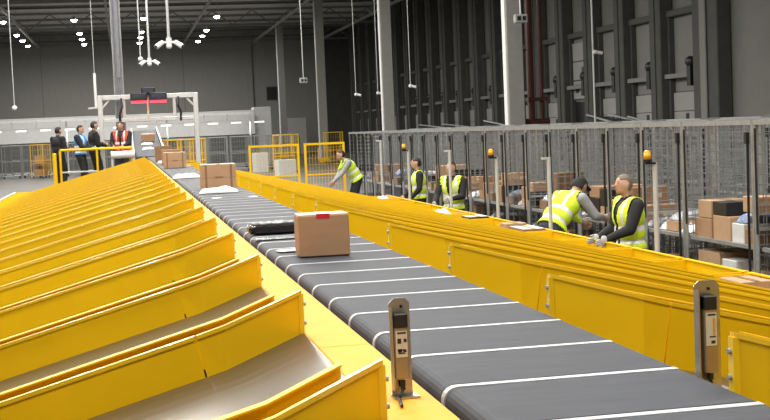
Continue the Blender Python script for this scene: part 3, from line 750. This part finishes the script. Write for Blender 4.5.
# ------------------------------------------------------------------ cages
def wire_panel(w,h,axis,nx,nz,r=.0035):
    m=MB()
    for i in range(nx+1):
        t=i*w/nx; a=(t,0,0) if axis=='x' else (0,t,0); b=(t,0,h) if axis=='x' else (0,t,h); m.bar(a,b,r*2)
    for k in range(nz+1):
        z=k*h/nz; a=(0,0,z); b=(w,0,z) if axis=='x' else (0,w,z); m.bar(a,b,r*2)
    return m
def cage_proto(w,d,h,paint,wiremat,strap=True,nx=None,fine=True,shelf=True):
    """open side faces -X; w along Y, d along X"""
    t=obj('roll_cage',None); P=paint
    pm=MB().cyl((0,0,.16),(0,0,h),.022,8).mesh('post',P)
    for x,y in ((0,0),(0,w),(d,0),(d,w)): obj('post',pm,t,(x,y,0))
    MB().box(0,0,.16,d,w,.2).build('base_deck','wood' if paint!='galv' else 'galv',t)
    wm=MB().cyl((-.02,0,.06),(.02,0,.06),.06,12).box(-.025,-.02,.06,.025,.02,.16).mesh('caster','black')
    for x,y in ((.1,.1),(.1,w-.1),(d-.1,.1),(d-.1,w-.1)): obj('caster',wm,t,(x,y,0))
    for a,b in (((0,0,h),(0,w,h)),((d,0,h),(d,w,h)),((0,0,h),(d,0,h)),((0,w,h),(d,w,h))): MB().bar(a,b,.045,.05).build('top_rail',P,t)
    for a,b in (((d,0,h*.52),(d,w,h*.52)),((0,0,h*.52),(d,0,h*.52)),((0,w,h*.52),(d,w,h*.52))): MB().bar(a,b,.03).build('mid_rail',P,t)
    n=max(6,int(w/.1)) if fine else max(5,int(w/.16)); nd=max(5,int(d/.1)) if fine else 5; nz=int((h-.2)/(.1 if fine else .3))
    wire_panel(w,h-.22,'y',n,nz).build('back_mesh',wiremat,t,(d,0,.2))
    for y in (0,w): wire_panel(d,h-.22,'x',nd,nz).build('side_mesh',wiremat,t,(0,y,.2))
    if shelf: MB().box(.06,.03,.98,d-.03,w-.03,1.0).bar((.05,.03,.99),(.05,w-.03,.99),.04).build('shelf',P,t)
    if strap:
        MB().tube([(-.03,.05,h-.12),(-.035,.055,h*.6),(-.03,.06,.5)],.014,6).box(-.06,.03,h-.22,-.02,.08,h-.1).build('gate_strap','black',t)
        MB().tube([(-.03,w-.05,h-.06),(-.03,w-.06,h*.5)],.012,6).build('gate_strap','black',t)
    return t
def place(proto, used, loc, rz, label, cat, group):
    if not used[0]: t=proto; used[0]=True
    else: t=copy_tree(proto)
    t.location=loc; t.rotation_euler=(0,0,rz); tag(t,label,cat,group); return t
GX=6.35
wide=cage_proto(1.66,.95,2.3,'galv','wire'); uw=[False]
std=cage_proto(1.15,.95,2.3,'galv','wire'); us=[False]
fronts=[]
y=onx(754,200,GX).y-1.72
for i in range(2):
    place(wide,uw,(GX,y,0),0,'wide grey wire cage full of parcels, %s on the right'%near(i+1),'cage','wide grey cages on the right')
    fronts.append((y,1.66)); y+=1.72
i=0
while y<36:
    place(std,us,(GX,y,0),0,'grey wire roll cage in the right-hand front row, %s after the wide ones'%ordn(i+1),'cage','right-hand front row of grey cages')
    fronts.append((y,1.15)); y+=1.2; i+=1
i=0; y=11.0
while y<40:
    if y<36: place(wide,uw,(GX+1.75,y+.5,0),0,'grey wire cage in the row behind the front cages, %s from the viewer'%ordn(i+1),'cage','second row of grey cages')
    y+=1.9; i+=1
i=0; y=17.0
while y<52:
    place(wide,uw,(GX+5.2,y,0),0,'distant grey wire cage, %s from the viewer, row before the docks'%ordn(i+1),'cage','third row of grey cages')
    y+=2.6; i+=1
# contents
def fill(y0, w, z0, zmax, tagline, grp, seed):
    r=random.Random(seed); yy=y0+.06; pile=0
    CN=dict(card='brown',card2='light brown',card3='dark brown'); BN=dict(bag='white',greybag='grey',bluebag='blue')
    while yy<y0+w-.22:
        bw=min(r.uniform(.24,.46),y0+w-.06-yy); z=z0; pile+=1
        for k in range(r.choice((1,2,2,3))):
            h=r.uniform(.12,.3)
            if z+h>zmax: break
            d=r.uniform(.4,.74); kind=r.random(); loc=(GX+.12+d/2,yy+bw/2,z+.002)
            where='%s in pile %s from the right, %s'%(('lowest','second up','third up')[k],ordn(pile),tagline)
            if kind<.62: b=r.choice(('card','card2','card3')); parcel(d,bw-.02,h,loc,0,CN[b]+' carton '+where,grp,b,detail=k<2,lab=True)
            elif kind<.85:
                b=r.choice(('bag','greybag','greybag','bluebag')); polybag(d,bw-.02,.1,loc,0,BN[b]+' polybag '+where,b,grp,r.randint(0,999)); break
            else: parcel(d,bw-.02,h,loc,0,'black carton '+where,grp,'black',detail=False)
            z+=h+.003
        yy+=bw+.015
for i,(y0,w) in enumerate(fronts):
    tl='%s front cage'%ordn(i+1)
    if i==1: continue
    if i>13 and i%2: continue
    fill(y0,w,.203,.93,tl+' bottom','parcels in front cage %s'%ordn(i+1),100+i)
    fill(y0,w,1.003,1.62,tl+' shelf','parcels in front cage %s'%ordn(i+1),200+i)
# second cage from the right: specific parcels seen behind the nearest worker
y0=fronts[1][0]
def cg(dy,z,w,d,h,label,body,**k): return parcel(d,w,h,(GX+.08+d/2,y0+dy+w/2,z+.003),0,label,None,body,**k)
cg(1.18,1.0,.42,.5,.22,'brown carton on the shelf end behind the pole in the second cage','card')
cg(1.18,1.226,.34,.45,.2,'smaller brown carton on top at the shelf end of the second cage','card2')
cg(.72,1.0,.42,.5,.27,'pale brown carton with address label mid-shelf in the second cage','card2')
cg(.40,1.0,.28,.45,.21,'white ribbed crate on the shelf of the second cage','crate')
cg(.06,1.0,.32,.5,.17,'dark carton on the shelf nearest the thick post of the second cage','card3')
polybag(.26,.42,.11,(GX+.31,y0+.54,1.215+.003),HALF,'blue and white plastic pack on the white ribbed crate','bluebag',seed=41)
cg(.05,1.345,.36,.5,.17,'brown carton with red label riding high in the second cage','card2',red=True)
cg(.80,1.275,.34,.45,.15,'black carton on top of the pale brown carton','black')
for k,(dy,w_,h_,b) in enumerate(((.06,.5,.3,'card3'),(.6,.35,.33,'crate'),(1.0,.6,.34,'card'))):
    cg(dy,.203,w_,.6,h_,'%s carton on the bottom deck of the second cage'%['dark brown','white','plain brown'][k],b)
cg(.06,.508,.48,.55,.2,'brown carton stacked on the dark brown one on the bottom deck','card2')
cg(1.0,.548,.55,.55,.3,'brown carton stacked below the shelf behind the pole','card2')
cg(.6,.538,.34,.5,.26,'grey-white crate stacked below the shelf of the second cage','crate')

# poles with beacons along the chute ends
XE=1.333+3.84+.06
for k,(pxb,pyb,top,beacon) in enumerate(((658,271,162,True),(551.5,246,157,False),(499,233,157,True),(452,219,150,False),(410.5,212,150,True),(383,203,140,False))):
    q=onx(pxb,pyb,XE+.02); zt=ony(pxb-2,top,q.y).z
    t=thing('signal_pole','slim grey pole %sat the right chute ends, %s from the viewer'%('with amber beacon ' if beacon else '',near(k+1)),'pole',(XE+.02,q.y,0),0,'signal poles')
    MB().cyl((0,0,.01),(0,0,zt),.026,10).build('tube','alu',t); MB().box(-.05,-.05,0,.05,.05,.012).build('foot_plate','galv',t)
    if beacon:
        m=MB().box(-.11,-.03,zt-.02,.0,.03,zt).build('beacon_arm','black',t)
        MB().cyl((-.08,0,zt),(-.08,0,zt+.03),.045,12).build('beacon_base','black',t)
        MB().cyl((-.08,0,zt+.03),(-.08,0,zt+.1),.042,12,.036).ell((-.08,0,zt+.1),(.036,.036,.025),12,6).build('beacon_lens','amber',t,smooth=True)
    else: MB().box(-.09,-.02,zt-.03,.02,.02,zt).build('arm','alu',t)
# loose parcels in the right trays
trz=.925; TX=1.333+3.67
def tray_y(px,half):
    y=onx(px,240,TX).y; k=round((y+.915-2.73)/CH); c=2.73+CH*k-.915
    return min(max(y,c-.53+half),c+.53-half)
for (px,w_,d_,h_,lab,body) in ((481,.42,.3,.13,'black and white packet sticking out of a chute end tray','black'),(512,.3,.28,.15,'small brown carton lying at a chute end tray','card2'),(537,.6,.3,.13,'flat dark brown carton lying across a chute end','card3'),(745,.4,.28,.1,'small pale carton in the nearest visible chute end tray','card2')):
    parcel(d_,w_,h_,(TX,tray_y(px,w_/2),trz),0,lab,None,body,top='cardtop' if body!='card2' else None)
polybag(.28,.3,.11,(TX,tray_y(440,.15),trz),0,'white polybag in a chute end tray by the workers',seed=51)
polybag(.28,.35,.11,(TX,tray_y(385,.18),trz),0,'white polybag in a far chute end tray',seed=52)

# ------------------------------------------------------------------ yellow fence
FY=36.3
fx=[ony(p,160,FY).x for p in (249,299.5,304.5,345)]; fz=ony(300,143.6,FY).z
def fpanel(x0,x1,label):
    t=thing('fence_panel',label,'fence',(x0,FY,0)); w=x1-x0
    pm=MB().box(-.03,-.03,0,.03,.03,fz).mesh('post','yellow')
    obj('post',pm,t,(.03,0,0)); obj('post',pm,t,(w-.03,0,0))
    MB().box(.06,-.025,fz-.06,w-.06,.025,fz).build('top_rail','yellow',t); MB().box(.06,-.02,.1,w-.06,.02,.15).build('bottom_rail','yellow',t)
    MB().box(.06,-.02,fz*.56,w-.06,.02,fz*.56+.04).build('mid_rail','yellow',t)
    n=int(w/.09); m=wire_panel(w-.12,fz-.2,'x',n,10,.003); m.build('wire_infill','yellow',t,(.06,0,.15))
    MB().box(-.08,-.08,0,.14,.08,.015).build('foot','galv',t); MB().box(w-.14,-.08,0,w+.08,.08,.015).build('foot','galv',t)
fpanel(fx[0],fx[1],'left yellow wire mesh fence panel behind the chutes')
fpanel(fx[2],fx[3],'right yellow wire mesh fence panel beside the cages')

# ------------------------------------------------------------------ yellow and grey roll cages in the hall
ycage=cage_proto(1.25,.85,2.25,'yellow','yellow',False,fine=False); uy=[False]
for k,(px,pyb,dx,lab,rz) in enumerate(((38,178.5,0,'yellow roll cage with cardboard standing alone on the left floor',-.35),(281,173,0,'yellow roll cage seen through the left yellow fence panel',-1.2),(330,163,0,'yellow roll cage seen through the right yellow fence panel',-1.5),
        (173,163,0,'yellow roll cage behind the scanner, left one',-1.4),(186,163,0,'yellow roll cage behind the scanner, right one',-1.4))):
    q=onz(px,pyb,0)
    if k in (3,4): q=Vector((ony(px,160,64+3*(k-3)).x,64+3*(k-3),0))
    place(ycage,uy,(q.x-.4,q.y,0),rz,lab,'cage','yellow roll cages')
    if k==0:
        R_=Matrix.Rotation(rz,3,'Z')
        for j,(a,b,z,ww,dd,hh,bd) in enumerate(((.42,.35,.205,.5,.5,.4,'card'),(.42,.9,.205,.45,.5,.6,'card3'),(.42,.6,1.005,.7,.55,.5,'card2'))):
            p_=R_@Vector((a,b,0)); parcel(dd,ww,hh,(q.x-.4+p_.x,q.y+p_.y,z),rz,'%s carton inside the lone yellow roll cage on the left'%['brown lower','dark lower','pale upper'][j],None,bd,detail=False)
gc=cage_proto(1.25,.9,2.25,'galv','wire',False,fine=False,shelf=False); ug=[False]
i=0
for row,(Y,xs) in enumerate(((93,[-12.6+1.42*k for k in range(17)]),(99,[-13+1.6*k for k in range(16)]),(86,[3.9+1.45*k for k in range(5)]))):
    for k,x in enumerate(xs):
        place(gc,ug,(x,Y+.25*math.sin(k*2.1),0),-HALF if k%3 else -HALF+.12,'empty grey roll cage, %s from the left, %s back row'%(ordn(k+1),['middle','farthest','right-hand near'][row]),'cage','grey roll cages at the back of the hall')
# parcels behind cages in the background
for k,(px,pyb,w_,h_,b) in enumerate(((268,172,1.0,.9,'crate'),(256,171,.8,1.2,'crate'),(329,161,.9,1.0,'card2'),(3,169,.9,1.1,'bluebag'))):
    q=onz(px,pyb,0); parcel(w_,.8,h_,(q.x-(0 if k<3 else 1.2),q.y+(-9.0 if k==0 else -3.0 if k<2 else 2.2 if k<3 else -6.5),0),.2,['white bale on the floor behind the left yellow fence','tall white bale at the left end of the yellow fence','pale carton stack behind the right yellow fence panel','blue wrapped bale by the left picture edge'][k],None,b)

# ------------------------------------------------------------------ hanging things
def hang(px, py_end, Y, label, head, cat='hanging pole', r=.02):
    q=ony(px,py_end,Y); t=thing('hanging_pole',label,cat,(q.x,Y,q.z))
    top=12.5-q.z if Y<121 else 12.4-q.z
    MB().cyl((0,0,.05),(0,0,13.95-q.z),r,8).build('rod','alu',t)
    MB().box(-.1,-.1,13.93-q.z,.1,.1,13.99-q.z).build('ceiling_plate','galv',t)
    if head=='cams':
        MB().cyl((0,0,-.05),(0,0,.2),.09,12).build('hub','white',t)
        for s in (-1,1):
            b=MB().bar((s*.08,0,.06),(s*.24,-.02,.06),.07).build('arm','white',t)
            MB().cyl((s*.2,-.03,.06),(s*.42,-.16,-.1),.075,12,.085).build('camera_head','white',b); MB().cyl((s*.42,-.16,-.1),(s*.425,-.163,-.103),.06,12).build('camera_lens','black',b)
        MB().ell((0,0,-.07),(.1,.1,.09),12,8).build('dome','white',t,smooth=True)
    elif head=='ball': MB().ell((0,0,0),(.12,.12,.11),12,8).build('dome','white',t,smooth=True)
    elif head=='cam1':
        MB().ell((.0,0,.0),(.1,.1,.1),12,8).build('dome','white',t,smooth=True); MB().cyl((.05,0,0),(.28,-.1,-.06),.07,10).build('camera_head','white',t)
    elif head=='box':
        MB().cbox(-.24,-.12,-.22,.24,.12,.1,.03).build('housing','doorp',t); MB().box(-.16,-.13,-.13,-.02,-.12,.02).box(.04,-.13,-.13,.17,-.12,.02).build('lens','black',t)
    elif head=='tube': MB().cyl((0,0,-.1),(0,0,1.1),.05,10).build('white_grip','white',t)
hang(169,44,43,'white rod hanging the larger pair of white cameras','cams',r=.045)
hang(149.5,62.5,58,'white rod hanging the smaller pair of white cameras','cams',r=.045)
hang(140.5,59,62,'thin hanging rod with small white dome left of the cameras','ball',r=.03)
hang(14.5,108,62,'thin hanging rod at the far left with small white dome','ball')
hang(96,104,48,'thin hanging cord left of the scanner gantry','tube',r=.012)
hang(303.5,79.5,80,'hanging rod with a white sensor box between columns','box',r=.03)
hang(356,94.5,75,'thin hanging rod left of the second column','cam1')
hang(378,93,74,'thin hanging rod touching the second column','cam1')
hang(410.5,86,66,'thin hanging rod right of the second column','cam1')
hang(520.5,17,45.5,'white box sensor hanging at the nearest column','box',r=.03)
# long standing pole before the docks
q=ony(594.5,100,50); z=ony(596,52,50).z
t=thing('standing_pole','tall slim white pole with a camera standing before the dock doors','pole',(q.x,50,0)); MB().cyl((0,0,.02),(0,0,13.95),.035,10).build('shaft','white',t); MB().box(-.15,-.15,0,.15,.15,.02).build('foot_plate','galv',t)
MB().ell((.08,-.03,z),(.09,.09,.09),12,8).cyl((.1,-.05,z),(.36,-.12,z-.06),.07,10).build('camera_head','white',t)
q=ony(250,80,YB-.2); o=MB().cbox(-.3,-.3,0,.3,0,ZR-.1,.03).build('wall_column','column',None,(q.x,YB-.02,0)); tag(o,'pale column against the far wall left of the dark window','column')
# dark low machinery before the docks
for k,(x,y,w_,d_,h_) in enumerate(((17.5,42,1.2,6,2.35),(20,50,1.0,5,2.5),(17.8,56,1.4,6,2.45),(18.5,68,1.5,9,2.4))):
    t=thing('belt_loader','dark mobile belt loader parked before the docks, %s from the viewer'%near(k+1),'machine',(x,y,0),.1*k)
    MB().hexa([Vector(p) for p in [(-w_/2,-d_/2,h_-.9),(w_/2,-d_/2,h_-.9),(w_/2,d_/2,h_-.25),(-w_/2,d_/2,h_-.25),(-w_/2,-d_/2,h_-.7),(w_/2,-d_/2,h_-.7),(w_/2,d_/2,h_),(-w_/2,d_/2,h_)]]).build('boom','black',t)
    for sx in (-1,1):
        MB().bar((sx*w_/2,-d_/2,h_-.6),(sx*w_/2,d_/2,h_+.1),.06).build('rail','galv',t)
        for sy in (-.4,.4): MB().cyl((sx*(w_/2-.1),sy*d_,0),(sx*(w_/2-.1),sy*d_,h_-.8),.06,8).build('leg','black',t)
